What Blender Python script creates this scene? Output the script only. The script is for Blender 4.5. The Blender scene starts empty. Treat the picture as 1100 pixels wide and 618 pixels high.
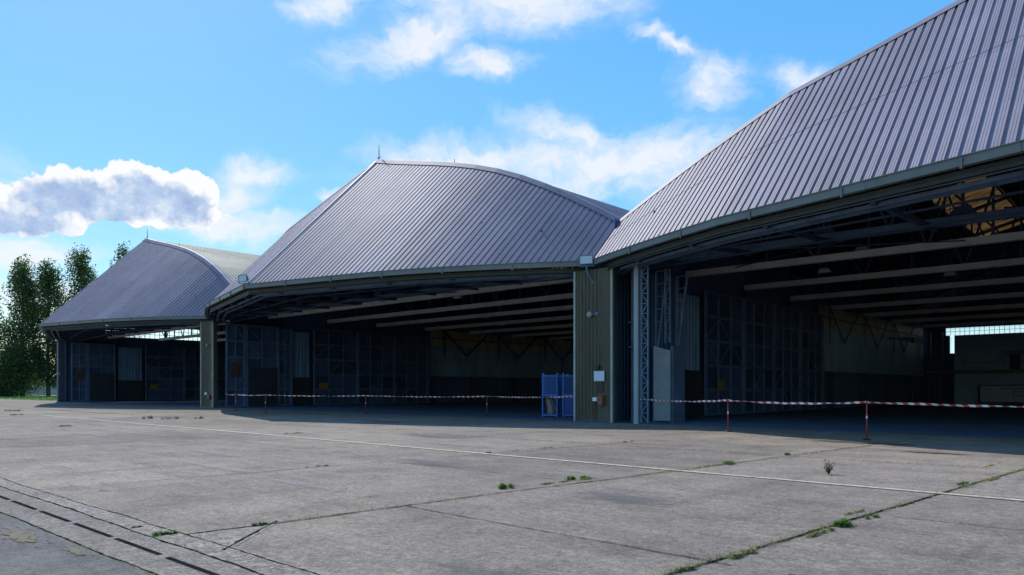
import bpy, math, random
from mathutils import Vector, Matrix
R=random.Random(7)
sc=bpy.context.scene
col=sc.collection
rad=math.radians
# ---------------------------------------------------------------- helpers
class MB:
    def __init__(s): s.v=[];s.f=[];s.m=[]
    def add(s,vs,fs,mi=0):
        o=len(s.v); s.v+= [tuple(p) for p in vs]; s.f+=[tuple(i+o for i in f) for f in fs]; s.m+=[mi]*len(fs); return s
    def box(s,x0,x1,y0,y1,z0,z1,mi=0):
        v=[(x,y,z) for z in(z0,z1) for y in(y0,y1) for x in(x0,x1)]
        return s.add(v,[(0,2,3,1),(4,5,7,6),(0,1,5,4),(2,6,7,3),(0,4,6,2),(1,3,7,5)],mi)
    def bar(s,a,b,w,h=None,mi=0,up=(0,0,1)):
        a=Vector(a);b=Vector(b);h=h or w;d=(b-a)
        if d.length<1e-6:return s
        d.normalize();u=Vector(up)
        if abs(d.dot(u))>.98:u=Vector((0,1,0)) if abs(d.y)<.9 else Vector((1,0,0))
        x=d.cross(u).normalized();y=x.cross(d).normalized()
        q=[x*(w/2)+y*(h/2),-x*(w/2)+y*(h/2),-x*(w/2)-y*(h/2),x*(w/2)-y*(h/2)]
        return s.add([a+p for p in q]+[b+p for p in q],[(3,2,1,0),(4,5,6,7)]+[(i,(i+1)%4,(i+1)%4+4,i+4) for i in range(4)],mi)
    def path(s,pts,w,h=None,mi=0):
        for p,q in zip(pts[:-1],pts[1:]): s.bar(p,q,w,h,mi)
        return s
    def tube(s,pts,rs,n=8,mi=0,cap=True):
        pts=[Vector(p) for p in pts]
        if not isinstance(rs,(list,tuple)): rs=[rs]*len(pts)
        rings=[];x=None
        for i,p in enumerate(pts):
            d=(pts[min(i+1,len(pts)-1)]-pts[max(i-1,0)]).normalized()
            if x is None:
                u=Vector((0,0,1)) if abs(d.z)<.9 else Vector((1,0,0)); x=d.cross(u).normalized()
            else: x=(x-d*x.dot(d)).normalized()
            y=d.cross(x)
            rings+= [p+(x*math.cos(2*math.pi*k/n)+y*math.sin(2*math.pi*k/n))*rs[i] for k in range(n)]
        fs=[(i*n+k,i*n+(k+1)%n,(i+1)*n+(k+1)%n,(i+1)*n+k) for i in range(len(pts)-1) for k in range(n)]
        if cap: fs+=[tuple(range(n))[::-1],tuple((len(pts)-1)*n+k for k in range(n))]
        return s.add(rings,fs,mi)
    def build(s,name,mats,parent=None,smooth=False,bevel=0):
        me=bpy.data.meshes.new(name);me.from_pydata(s.v,[],s.f)
        mats=mats if isinstance(mats,(list,tuple)) else [mats]
        for m in mats: me.materials.append(m)
        me.polygons.foreach_set('material_index',s.m)
        if smooth: me.polygons.foreach_set('use_smooth',[True]*len(s.f))
        me.update()
        o=bpy.data.objects.new(name,me);col.objects.link(o)
        if parent:o.parent=parent
        if bevel:
            b=o.modifiers.new('bevel','BEVEL');b.width=bevel;b.segments=2;b.limit_method='ANGLE'
        return o
def tag(o,label=None,cat=None,group=None,kind=None):
    for k,v in(('label',label),('category',cat),('group',group),('kind',kind)):
        if v:o[k]=v
    return o
def empty(name,loc,rz=0):
    o=bpy.data.objects.new(name,None);col.objects.link(o);o.location=loc;o.rotation_euler=(0,0,rz);o.empty_display_size=.3;return o
def copy_tree(o,parent=None):
    c=o.copy();col.objects.link(c)
    if parent:c.parent=parent
    for ch in list(o.children):copy_tree(ch,c)
    return c
# ---------------------------------------------------------------- materials
def newmat(name):
    m=bpy.data.materials.new(name);m.use_nodes=True;nt=m.node_tree;return m,nt,nt.nodes['Principled BSDF']
def N(nt,t,**k):
    n=nt.nodes.new(t)
    for a,b in k.items():
        if a in n.inputs.keys(): n.inputs[a].default_value=b
        else:
            try:setattr(n,a,b)
            except Exception:n.inputs[a].default_value=b
    return n
def ramp(nt,fac,stops):
    r=nt.nodes.new('ShaderNodeValToRGB');el=r.color_ramp.elements
    while len(el)<len(stops):el.new(.5)
    for e,(p,c) in zip(el,stops):
        e.position=p;e.color=(*c,1) if isinstance(c,tuple) else (c,c,c,1)
    nt.links.new(fac,r.inputs[0]);return r.outputs[0]
def noise(nt,vec,scale,detail=6,rough=.6,dist=0):
    n=nt.nodes.new('ShaderNodeTexNoise');n.inputs['Scale'].default_value=scale;n.inputs['Detail'].default_value=detail
    n.inputs['Roughness'].default_value=rough;n.inputs['Distortion'].default_value=dist;nt.links.new(vec,n.inputs['Vector']);return n.outputs['Fac']
def mapv(nt,vec,scale=(1,1,1),rot=(0,0,0),loc=(0,0,0)):
    m=nt.nodes.new('ShaderNodeMapping');m.inputs['Scale'].default_value=scale;m.inputs['Rotation'].default_value=rot;m.inputs['Location'].default_value=loc
    nt.links.new(vec,m.inputs['Vector']);return m.outputs[0]
def mix(nt,fac,a,b,mode='MIX'):
    n=nt.nodes.new('ShaderNodeMix');n.data_type='RGBA';n.blend_type=mode
    for s,v in((n.inputs[0],fac),(n.inputs[6],a),(n.inputs[7],b)):
        if isinstance(v,(int,float)):s.default_value=v if s.type=='VALUE' else (v,v,v,1)
        elif isinstance(v,tuple):s.default_value=(*v,1)
        else:nt.links.new(v,s)
    return n.outputs[2]
def math_(nt,op,a,b=None,c=None,clamp=False):
    n=nt.nodes.new('ShaderNodeMath');n.operation=op;n.use_clamp=clamp
    for s,v in zip(n.inputs,(a,b,c)):
        if v is None:continue
        if isinstance(v,(int,float)):s.default_value=v
        else:nt.links.new(v,s)
    return n.outputs[0]
def bump(nt,h,bs,strength=.3,dist=.02):
    b=nt.nodes.new('ShaderNodeBump');b.inputs['Strength'].default_value=strength;b.inputs['Distance'].default_value=dist
    nt.links.new(h,b.inputs['Height']);nt.links.new(b.outputs[0],bs.inputs['Normal'])
def paint(name,c,rough=.5,var=.25,scale=1.2,metal=0,dirt=None,dirtamt=.4,streak=False,spec=.5,bmp=0):
    """painted / weathered surface with patchy tone and optional dirt of another colour"""
    m,nt,bs=newmat(name);tc=nt.nodes.new('ShaderNodeTexCoord').outputs['Object']
    v=mapv(nt,tc,(1,1,.25)) if streak else tc
    n1=noise(nt,v,scale,8,.62)
    a=tuple(x*(1-var) for x in c);b=tuple(min(1,x*(1+var)) for x in c)
    cc=ramp(nt,n1,[(.3,a),(.7,b)])
    if dirt:
        n2=noise(nt,mapv(nt,v,loc=(7,3,5)),scale*1.9,9,.7)
        cc=mix(nt,ramp(nt,n2,[(1-dirtamt*1.0-.05,0.),(1-dirtamt+.15,1.)]),cc,dirt)
    nt.links.new(cc,bs.inputs['Base Color'])
    bs.inputs['Roughness'].default_value=rough;bs.inputs['Metallic'].default_value=metal;bs.inputs['Specular IOR Level'].default_value=spec
    if bmp: bump(nt,noise(nt,tc,scale*12,6,.7),bs,bmp,.01)
    return m
M={}
M['roof']=paint('purple_grey_roof_sheet',(.238,.212,.272),.62,.14,.35,dirt=(.25,.235,.28),dirtamt=.38,streak=False,spec=.38)
nt=M['roof'].node_tree;bs=nt.nodes['Principled BSDF'];lk=bs.inputs['Base Color'].links[0].from_socket
tc=nt.nodes.new('ShaderNodeTexCoord').outputs['Object'];sx_=nt.nodes.new('ShaderNodeSeparateXYZ');nt.links.new(tc,sx_.inputs[0])
wn=nt.nodes.new('ShaderNodeTexWhiteNoise');wn.noise_dimensions='2D';cbx=nt.nodes.new('ShaderNodeCombineXYZ')
nt.links.new(math_(nt,'FLOOR',math_(nt,'MULTIPLY',sx_.outputs[0],1.0)),cbx.inputs[0])
nt.links.new(math_(nt,'FLOOR',math_(nt,'MULTIPLY',sx_.outputs[2],.17)),cbx.inputs[1]);nt.links.new(cbx.outputs[0],wn.inputs['Vector'])
c=mix(nt,1,lk,ramp(nt,wn.outputs['Value'],[(0,.86),(.8,1.02),(1,1.14)]),'MULTIPLY')
g=noise(nt,mapv(nt,tc,(3.0,.25,.25)),1.2,8,.7)
c=mix(nt,ramp(nt,g,[(.54,0.),(.75,.35)]),c,(.10,.085,.085))
c=mix(nt,ramp(nt,noise(nt,mapv(nt,tc,(1.6,.18,.18),loc=(9,2,4)),1.7,8,.72),[(.60,0.),(.78,.45)]),c,(.34,.31,.32))
nt.links.new(c,bs.inputs['Base Color'])
M['vault']=paint('pale_vault_sheet',(.30,.275,.27),.34,.12,.4,spec=.8)
M['hip']=paint('pale_hip_flashing',(.60,.56,.58),.5,.12,1)
M['vault_glare']=paint('glare_tinted_vault_sheet',(.50,.41,.29),.6,.12,.4,spec=.3)  # sun glare on the left hangar's vault put into the sheet colour
M['flash']=paint('pale_flashing',(.22,.20,.25),.6,.15,1,spec=.3)
M['gutter']=paint('grey_green_gutter',(.115,.145,.145),.45,.18,.8,dirt=(.07,.08,.07),dirtamt=.35)
M['valance']=paint('dark_green_valance',(.018,.026,.022),.6,.35,1.5,dirt=(.05,.055,.025),dirtamt=.4)
M['pier']=paint('olive_green_cladding',(.062,.070,.045),.6,.32,1.3,dirt=(.055,.042,.028),dirtamt=.48,streak=True)
M['trim']=paint('pale_edge_trim',(.30,.38,.36),.45,.2,1.5)
M['steel']=paint('blue_grey_steel',(.085,.15,.24),.55,.3,1.4,dirt=(.06,.055,.06),dirtamt=.35)
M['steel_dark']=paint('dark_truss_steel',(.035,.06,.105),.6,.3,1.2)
M['chord']=paint('grey_chord_paint',(.62,.63,.56),.6,.15,.8,dirt=(.40,.41,.37),dirtamt=.4)
M['leaf']=paint('faded_blue_door_paint',(.04,.085,.175),.65,.4,1.0,dirt=(.085,.13,.21),dirtamt=.42,streak=False)  # blue-grey paint, with the navy of the shaded interior mixed in
M['infill']=paint('infill_sheet_paint',(.022,.05,.105),.7,.3,1.0)
M['leafdark']=paint('dark_door_panel',(.018,.03,.045),.7,.2,1.0)
M['wall']=paint('dim_wall_sheet',(.04,.095,.18),.6,.25,.8,dirt=(.05,.10,.16),dirtamt=.4,streak=True)  # blue cast of the interior shade put into the sheet colour
M['wallup']=paint('grey_wall_sheet',(.13,.26,.42),.45,.3,.9,dirt=(.06,.12,.20),dirtamt=.4,streak=True)  # grey sheet, its blue is interior shade put into the colour
M['cream']=paint('cream_wall_band',(.40,.35,.22),.6,.3,.8,dirt=(.14,.12,.08),dirtamt=.4,streak=False)
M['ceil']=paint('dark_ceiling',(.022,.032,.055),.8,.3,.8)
M['leanpanel']=paint('pale_blue_sheet',(.24,.32,.37),.6,.12,1.5,dirt=(.15,.19,.22),dirtamt=.35)
M['blue']=paint('blue_rack_paint',(.01,.17,.62),.4,.15,2)
M['bluemesh']=paint('blue_side_panel',(.008,.085,.34),.5,.15,2)
M['beige']=paint('beige_sheet',(.36,.30,.24),.8,.15,2)
M['red']=paint('faded_red_paint',(.30,.045,.03),.5,.3,6,dirt=(.16,.07,.05),dirtamt=.35)
M['white']=paint('white_paint',(.72,.74,.76),.5,.06,4)
M['signblue']=paint('pale_blue_sign',(.50,.62,.80),.4,.05,3)
M['orange']=paint('orange_box_paint',(.20,.075,.035),.6,.35,6)
M['yellow']=paint('dull_yellow_notice',(.22,.16,.03),.6,.3,6)
M['black']=paint('black_rubber',(.015,.015,.017),.6,.2,4)
M['lampgrey']=paint('lamp_housing',(.30,.32,.32),.5,.1,5)
M['rod']=paint('dark_rod',(.08,.09,.10),.5,.1,5)
M['blockwall']=paint('interior_block_wall',(.25,.40,.58),.8,.15,.9)  # wall colour carries the blue tint of the shaded interior
M['ledge']=paint('green_grey_ledge',(.07,.12,.12),.6,.2,1)
M['board']=paint('pale_board',(.38,.48,.56),.6,.08,1.5)
M['rust']=paint('rusty_stain',(.06,.04,.035),.8,.4,3)
# glass for lamp fronts and glazing
m,nt,bs=newmat('floodlight_glass');bs.inputs['Base Color'].default_value=(.35,.5,.56,1);bs.inputs['Roughness'].default_value=.12;bs.inputs['Specular IOR Level'].default_value=.9;M['lampglass']=m
m,nt,bs=newmat('frosted_glazing')
tr=N(nt,'ShaderNodeBsdfTranslucent');tr.inputs[0].default_value=(.86,.95,.97,1)
tp=N(nt,'ShaderNodeBsdfTransparent');tp.inputs[0].default_value=(.80,.92,.95,1)
ms=N(nt,'ShaderNodeMixShader');ms.inputs[0].default_value=.65
nt.links.new(tr.outputs[0],ms.inputs[1]);nt.links.new(tp.outputs[0],ms.inputs[2]);nt.links.new(ms.outputs[0],nt.nodes['Material Output'].inputs[0]);M['glaze']=m
m,nt,bs=newmat('yellowed_rooflight')
tr=N(nt,'ShaderNodeBsdfTranslucent');tc=nt.nodes.new('ShaderNodeTexCoord').outputs['Object']
nt.links.new(ramp(nt,noise(nt,mapv(nt,tc,(.35,2.6,1)),1.3,6,.6),[(.38,(.010,.006,.003)),(.62,(.10,.052,.017))]),tr.inputs[0]);nt.links.new(tr.outputs[0],nt.nodes['Material Output'].inputs[0]);M['rooflight']=m
# barrier tape: red / white diagonal stripes by world position along the tape
m,nt,bs=newmat('barrier_tape_stripes');uv=nt.nodes.new('ShaderNodeUVMap').outputs[0]
sx=nt.nodes.new('ShaderNodeSeparateXYZ');nt.links.new(uv,sx.inputs[0])
w=math_(nt,'FRACT',math_(nt,'MULTIPLY',math_(nt,'ADD',sx.outputs[0],math_(nt,'MULTIPLY',sx.outputs[1],.9)),3.1))
st=math_(nt,'GREATER_THAN',w,.5)
nt.links.new(mix(nt,st,(.66,.66,.68),(.40,.055,.045)),bs.inputs['Base Color']);bs.inputs['Roughness'].default_value=.35;M['tape']=m

# frame of the hangar row: local x runs along the row, local y runs into the hangars
TH=math.acos(.7399); CR,SR=.7399,.6727
P1=(3.9,34.9)
def W(a,b,z=0): return Vector((P1[0]+CR*a+SR*b,P1[1]-SR*a+CR*b,z))
# ---- concrete
def concrete(name,dark=1.0,slabs=True,tint=(1,1,1),grit=0):
    m,nt,bs=newmat(name);pos=nt.nodes.new('ShaderNodeNewGeometry').outputs['Position']
    v=mapv(nt,pos,rot=(0,0,TH))        # align with the slabs
    n1=noise(nt,v,.11,7,.62,.3);n2=noise(nt,v,.9,9,.68);n3=noise(nt,mapv(nt,v,(.35,2.2,1)),1.1,8,.7)
    n4=noise(nt,v,55,3,.6);n5=noise(nt,v,9,8,.75)
    c=ramp(nt,n1,[(.30,(.185,.178,.182)),(.52,(.245,.236,.236)),(.72,(.30,.282,.262))])
    c=mix(nt,1,c,ramp(nt,n2,[(.28,(.62,.62,.64)),(.5,(.95,.95,.95)),(.75,(1.25,1.23,1.18))]),'MULTIPLY')
    c=mix(nt,ramp(nt,n3,[(.52,0.),(.70,.5)]),c,(.37,.355,.335))
    n7=noise(nt,mapv(nt,v,(.22,5,1),rot=(0,0,.25),loc=(5,1,0)),1.4,8,.75)
    c=mix(nt,ramp(nt,n7,[(.60,0.),(.70,.5)]),c,(.42,.405,.38))
    n6=noise(nt,mapv(nt,v,(1.8,.25,1),loc=(3,9,0)),.7,8,.7)
    c=mix(nt,ramp(nt,n6,[(.56,0.),(.70,.5)]),c,(.125,.12,.122))
    c=mix(nt,1,c,ramp(nt,n5,[(.3,.62),(.5,1.),(.70,1.28)]),'MULTIPLY')
    c=mix(nt,ramp(nt,n4,[(.56,0.),(.68,.6)]),c,(.50,.49,.46))
    c=mix(nt,ramp(nt,noise(nt,v,38,2,.5),[(.58,0.),(.66,.7)]),c,(.09,.088,.09))
    if grit:
        vg=nt.nodes.new('ShaderNodeTexVoronoi');vg.inputs['Scale'].default_value=26;nt.links.new(v,vg.inputs['Vector'])
        bw=nt.nodes.new('ShaderNodeRGBToBW');nt.links.new(vg.outputs['Color'],bw.inputs[0])
        c=mix(nt,grit,c,mix(nt,1,c,ramp(nt,bw.outputs[0],[(.3,.35),(.55,1.),(.75,2.0)]),'MULTIPLY'))
    if slabs:
        s=nt.nodes.new('ShaderNodeTexWhiteNoise');s.noise_dimensions='2D'
        sn=nt.nodes.new('ShaderNodeVectorMath');sn.operation='FLOOR';nt.links.new(mapv(nt,v,(1/5.2,1/7.2,1),loc=(.4,.2,0)),sn.inputs[0]);nt.links.new(sn.outputs[0],s.inputs['Vector'])
        c=mix(nt,1,c,ramp(nt,s.outputs['Value'],[(0,.86),(1,1.10)]),'MULTIPLY')
        # fine random cracks
        vo=nt.nodes.new('ShaderNodeTexVoronoi');vo.feature='DISTANCE_TO_EDGE';vo.inputs['Scale'].default_value=.22
        wv=nt.nodes.new('ShaderNodeVectorMath');wv.operation='ADD';nn=nt.nodes.new('ShaderNodeTexNoise');nn.inputs['Scale'].default_value=1.6;nn.inputs['Detail'].default_value=8
        nt.links.new(v,nn.inputs['Vector']);nt.links.new(v,wv.inputs[0]);nt.links.new(nn.outputs['Color'],wv.inputs[1]);nt.links.new(wv.outputs[0],vo.inputs['Vector'])
        cr=math_(nt,'MULTIPLY',math_(nt,'LESS_THAN',vo.outputs['Distance'],.0022),ramp(nt,noise(nt,v,.25,3),[(.50,0.),(.56,.7)]))
        c=mix(nt,cr,c,(.06,.058,.058))
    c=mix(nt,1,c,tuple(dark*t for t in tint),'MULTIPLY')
    nt.links.new(c,bs.inputs['Base Color']);bs.inputs['Roughness'].default_value=.9;bs.inputs['Specular IOR Level'].default_value=.08
    h=math_(nt,'ADD',math_(nt,'MULTIPLY',n4,.5),math_(nt,'MULTIPLY',n5,1.))
    bump(nt,h,bs,.9,.02)
    return m
M['apron']=concrete('apron_concrete',1.03,True,(1.13,.975,.82),.15)
M['floor']=concrete('hangar_floor_concrete',.92,True,(.56,.92,1.42))  # same concrete as outside, blue of the interior shade put into its tint
M['pebble']=concrete('exposed_aggregate',1.03,False,(1.10,.98,.86),.35)
M['drainc']=concrete('drain_concrete',.92,False,(1.10,.98,.86),.2)
M['asphalt']=concrete('worn_asphalt',.68,False,(1.03,.99,.95))
M['asphalt_new']=paint('darker_asphalt',(.10,.103,.115),.9,.3,6,bmp=.6)
M['joint']=paint('joint_filler',(.022,.021,.020),.9,.4,3,spec=0.)
M['dirt']=paint('dry_dirt',(.19,.15,.10),.95,.4,4,dirt=(.12,.10,.07),dirtamt=.4,bmp=.8)
m,nt,bs=newmat('worn_yellow_line');pos=nt.nodes.new('ShaderNodeNewGeometry').outputs['Position']
c=mix(nt,ramp(nt,noise(nt,pos,7,8,.75),[(.46,0.),(.60,1.)]),(.58,.52,.33),(.28,.265,.24));nt.links.new(c,bs.inputs['Base Color']);bs.inputs['Roughness'].default_value=.8;M['yline']=m
m,nt,bs=newmat('verge_grass');pos=nt.nodes.new('ShaderNodeNewGeometry').outputs['Position']
c=ramp(nt,noise(nt,pos,.35,8,.7),[(.3,(.045,.085,.018)),(.7,(.10,.16,.035))]);nt.links.new(c,bs.inputs['Base Color']);bs.inputs['Roughness'].default_value=.9;M['verge']=m
def leafmat(name,c1,c2,trans=.35):
    m,nt,bs=newmat(name);oi=nt.nodes.new('ShaderNodeNewGeometry').outputs['Random Per Island']
    c=ramp(nt,oi,[(0,c1),(1,c2)]);nt.links.new(c,bs.inputs['Base Color']);bs.inputs['Roughness'].default_value=.6
    t=N(nt,'ShaderNodeBsdfTranslucent');nt.links.new(mix(nt,1,c,(1.3,1.6,.6),'MULTIPLY'),t.inputs[0])
    ms=N(nt,'ShaderNodeMixShader');ms.inputs[0].default_value=trans
    nt.links.new(bs.outputs[0],ms.inputs[1]);nt.links.new(t.outputs[0],ms.inputs[2]);nt.links.new(ms.outputs[0],nt.nodes['Material Output'].inputs[0]);return m
M['poplar']=leafmat('poplar_leaves',(.030,.062,.022),(.095,.145,.05),.40)
M['bush']=leafmat('bush_leaves',(.05,.09,.02),(.13,.19,.05),.4)
M['tuft']=leafmat('green_weed_blades',(.06,.12,.02),(.16,.24,.05),.3)
M['dry']=leafmat('dry_weed_blades',(.17,.16,.065),(.36,.32,.16),.3)
M['weed']=leafmat('dark_weed_leaves',(.03,.06,.025),(.08,.12,.05),.3)
M['bark']=paint('grey_bark',(.09,.08,.065),.9,.3,1.5)
M['fence']=paint('fence_metal',(.20,.22,.22),.6,.2,2)
M['shed']=paint('pale_shed_wall',(.45,.46,.47),.8,.1,.5)
M['shedroof']=paint('grey_shed_roof',(.16,.16,.18),.8,.1,.5)

# ---------------------------------------------------------------- ground
def sheet(name,pts,mat,z=0,kind='structure',world=False):
    b=MB();b.add([(*(p if world else W(*p)[:2]),z) for p in pts],[tuple(range(len(pts)))]);o=b.build(name,mat);
    if o.data.polygons[0].normal.z<0:o.data.flip_normals()
    return tag(o,kind=kind)
sheet('ground',[(-900,-700),(1500,-700),(1500,1400),(-900,1400)],M['apron'],0,world=True)
sheet('grass_verge',[(-79.5,60),(-79.5,700),(-900,700),(-900,1),(-86.5,1),(-84,7)],M['verge'],.004)
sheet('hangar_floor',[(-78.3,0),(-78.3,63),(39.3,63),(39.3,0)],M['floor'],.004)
sheet('asphalt_road',[(-80,-25.86),(60,-25.86),(60,-70),(-80,-70)],M['asphalt'],.004)
sheet('asphalt_patch',[(14.6,-25.9),(16.0,-25.9),(16.8,-26.6),(17.4,-28.5),(15.8,-30),(14.8,-29.4),(14.2,-28.0),(13.6,-27.0)],M['asphalt_new'],.008)
sheet('drain_edging',[(-80,-25.2),(60,-25.2),(60,-25.86),(-80,-25.86)],M['drainc'],.006)
sheet('gravelly_strip',[(-80,-24.88),(12.5,-24.88),(12.6,-23.8),(13.55,-24.85),(60,-24.75),(60,-25.2),(-80,-25.2)],M['pebble'],.004)
# dark slots of the linear drain
b=MB();x=-60.
while x<45:
    L=1.12+R.uniform(-.04,.04);j=R.uniform(-.004,.004)
    p=[W(x,-25.475+j),W(x+L,-25.475+j),W(x+L,-25.53+j),W(x,-25.53+j)]
    b.add([(q.x,q.y,.010) for q in p],[(0,3,2,1)]);x+=1.29
tag(b.build('drain_slots',M['joint']),kind='structure')
# joints between slabs : irregular thin strips
def crack(b,p,q,w,z=.009,amp=.010,step=.09):
    p=Vector(p);q=Vector(q);n=max(2,int((q-p).length/step));d=(q-p).normalized();s=Vector((-d.y,d.x));off=0;pv=None
    for i in range(n+1):
        off=off*.96+R.uniform(-amp,amp)*.8;c=p.lerp(q,i/n)+s*off;ww=w*R.uniform(.3,1.25)
        cur=[c+s*ww/2,c-s*ww/2]
        if pv:
            u=[W(*k) for k in (pv[0],pv[1],cur[1],cur[0])];b.add([(k.x,k.y,z) for k in u],[(0,1,2,3)])
        pv=cur
jb=MB()
for k in range(-9,8):
    a=12.8+5.25*k
    far=abs(k)>2
    a-=.25
    if k in(0,1): crack(jb,(a-.64*k,-24.9),(a+1.95-.69*k,-2),.034 if k==0 else .048)
    else:
        e=R.uniform(-12,-1);crack(jb,(a,-24.9),(a+.085*(e+24.9),e),.016 if far else .02)
for (a0,b0,a1,b1,w) in [(12.8,-22.05,17.6,-22.2,.018),(17.95,-18.5,33,-18.4,.016),(-30,-18.3,12.8,-18.4,.014),(-60,-11.2,33,-11.3,.018),(-60,-4.2,40,-4.3,.016),(-70,-22.1,-2,-22.0,.014),
        (18.1,-22.2,40,-22.4,.02),(-80,-24.9,60,-24.9,.016),(-80,-25.2,60,-25.2,.03),(-80,-25.86,60,-25.86,.022),(12.55,-23.8,13.6,-25.0,.03)]:
    crack(jb,(a0,b0),(a1,b1),w)
tag(jb.build('slab_joints',M['joint']),kind='structure')
sheet('yellow_line',[(-30,-14.82),(60,-16.56),(60,-16.71),(-30,-14.97)],M['yline'],.012)
def ragged(name,base,spread=1.0,scale=6.,amax=.9):
    m,nt,bs=newmat(name);tc=nt.nodes.new('ShaderNodeTexCoord').outputs['Object']
    ln=nt.nodes.new('ShaderNodeVectorMath');ln.operation='LENGTH';nt.links.new(tc,ln.inputs[0])
    d=math_(nt,'ADD',math_(nt,'SUBTRACT',1,ln.outputs['Value']),math_(nt,'MULTIPLY',math_(nt,'SUBTRACT',noise(nt,tc,scale,9,.75),.55),1.6*spread))
    a=ramp(nt,d,[(.28,0.),(.50 if amax>.8 else .95,amax)]);nt.links.new(a,bs.inputs['Alpha'])
    c=ramp(nt,noise(nt,mapv(nt,tc,loc=(4,4,4)),9,9,.75),[(.3,base[0]),(.7,base[1])]);nt.links.new(c,bs.inputs['Base Color']);bs.inputs['Roughness'].default_value=.95;return m
M['dirtpatch']=ragged('ragged_dry_dirt',((.11,.085,.055),(.25,.21,.13)),2.2,3.5)
M['moss']=ragged('ragged_moss',((.10,.10,.055),(.22,.21,.12)),2.2,5.,.5)
M['stain']=ragged('ragged_stain',((.10,.097,.10),(.16,.155,.16)),1.5,2.2,.6)
M['pale']=ragged('ragged_pale_wear',((.30,.29,.28),(.42,.40,.38)),1.8,4.,.5)
def patch(name,a,c,ra,rb,mat,z):
    b=MB();b.add([(-1.3,-1.3,0),(1.3,-1.3,0),(1.3,1.3,0),(-1.3,1.3,0)],[(0,1,2,3)]);o=b.build(name,mat)
    o.location=W(a,c,z);o.rotation_euler=(0,0,-TH);o.scale=(ra,rb,1);tag(o,kind='structure')
for i,(a,c,ra,rb,mt) in enumerate([(9.3,-26.12,.95,.26,'dirtpatch'),(11.3,-26.15,1.0,.28,'dirtpatch'),(12.6,-26.0,.5,.14,'dirtpatch'),(7.5,-26.1,.7,.2,'dirtpatch'),
   (15.5,-27.6,1.6,1.2,'stain'),(3,-20,3.5,.5,'pale'),(6,-21.5,3,.35,'pale'),(1,-17.5,3.5,.4,'pale'),(9.5,-21.8,2.2,.35,'pale'),(-6,-19.5,4,.35,'pale'),(5,-14.2,2.5,.5,'pale'),
   (14.7,-19.5,1.8,.9,'stain'),(16.2,-24.,1.2,.6,'stain'),(21,-21,2.2,1.2,'stain'),(9,-18,2.5,1,'stain'),(2,-12,4,1.2,'stain'),(20,-13,3,1,'stain'),
   (13.9,-11.5,.16,2.2,'moss'),(17.5,-20.8,.12,1.6,'moss'),(17.34,-22.8,.10,1.2,'moss'),(18.02,-14.5,.12,2.4,'moss'),(13.2,-16.6,.12,2.6,'moss'),(7,-4.7,2.5,.3,'moss'),(-4,-9.,3,.16,'moss'),(2.0,-11.25,2.6,.16,'moss'),
   (13.5,-5.5,3,1.1,'dirtpatch'),(16,-8.,1.6,.5,'dirtpatch'),(-8,-6.5,3,.8,'dirtpatch')]):
    patch('ground_stain',a,c,ra,rb,M[mt],.013+.0006*i)

# ---------------------------------------------------------------- hangars
SPAN=39.3;HE=7.6;D0=2.34
def hang(pts_span=SPAN):
    pass
def nodes(L,pt=.26,kb=4.0):
    h=L/2;K=[(0,7.05,-pt),(3.8,6.15,-.22),(7.8,5.22,-.26),(11.2,4.2,-.36),(14.8,2.65,-.49),(h,0.,-.58)]
    KL=None
    def fl(t): return 7.05+(kb-7.05)*t/11.2 if t<=11.2 else kb*(h-t)/(h-11.2)+.12*math.sin(math.pi*(t-11.2)/(h-11.2))
    def f(t,K=K):
        for (a,x,ma),(c,y,mc) in zip(K[:-1],K[1:]):
            if a<=t<=c+1e-6:
                u=(t-a)/(c-a);d=c-a
                return (2*u**3-3*u*u+1)*x+(u**3-2*u*u+u)*d*ma+(-2*u**3+3*u*u)*y+(u**3-u*u)*d*mc
        return 0.
    T=[0,1.9,3.8,5.8,7.8,9.5,11.2,13.,14.8,16.4,18.,h]
    P=[(t,f(t)) for t in T];P[-1]=(h,0.)
    Q=[(t,fl(t)) for t in T];Q[-1]=(h,0.)
    return [(-t,b) for t,b in Q[::-1]]+P[1:]
def lerpn(nd,t):
    for (a,x),(c,y) in zip(nd[:-1],nd[1:]):
        if a<=t<=c:return x+(y-x)*(t-a)/(c-a)
    return 0.
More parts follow.
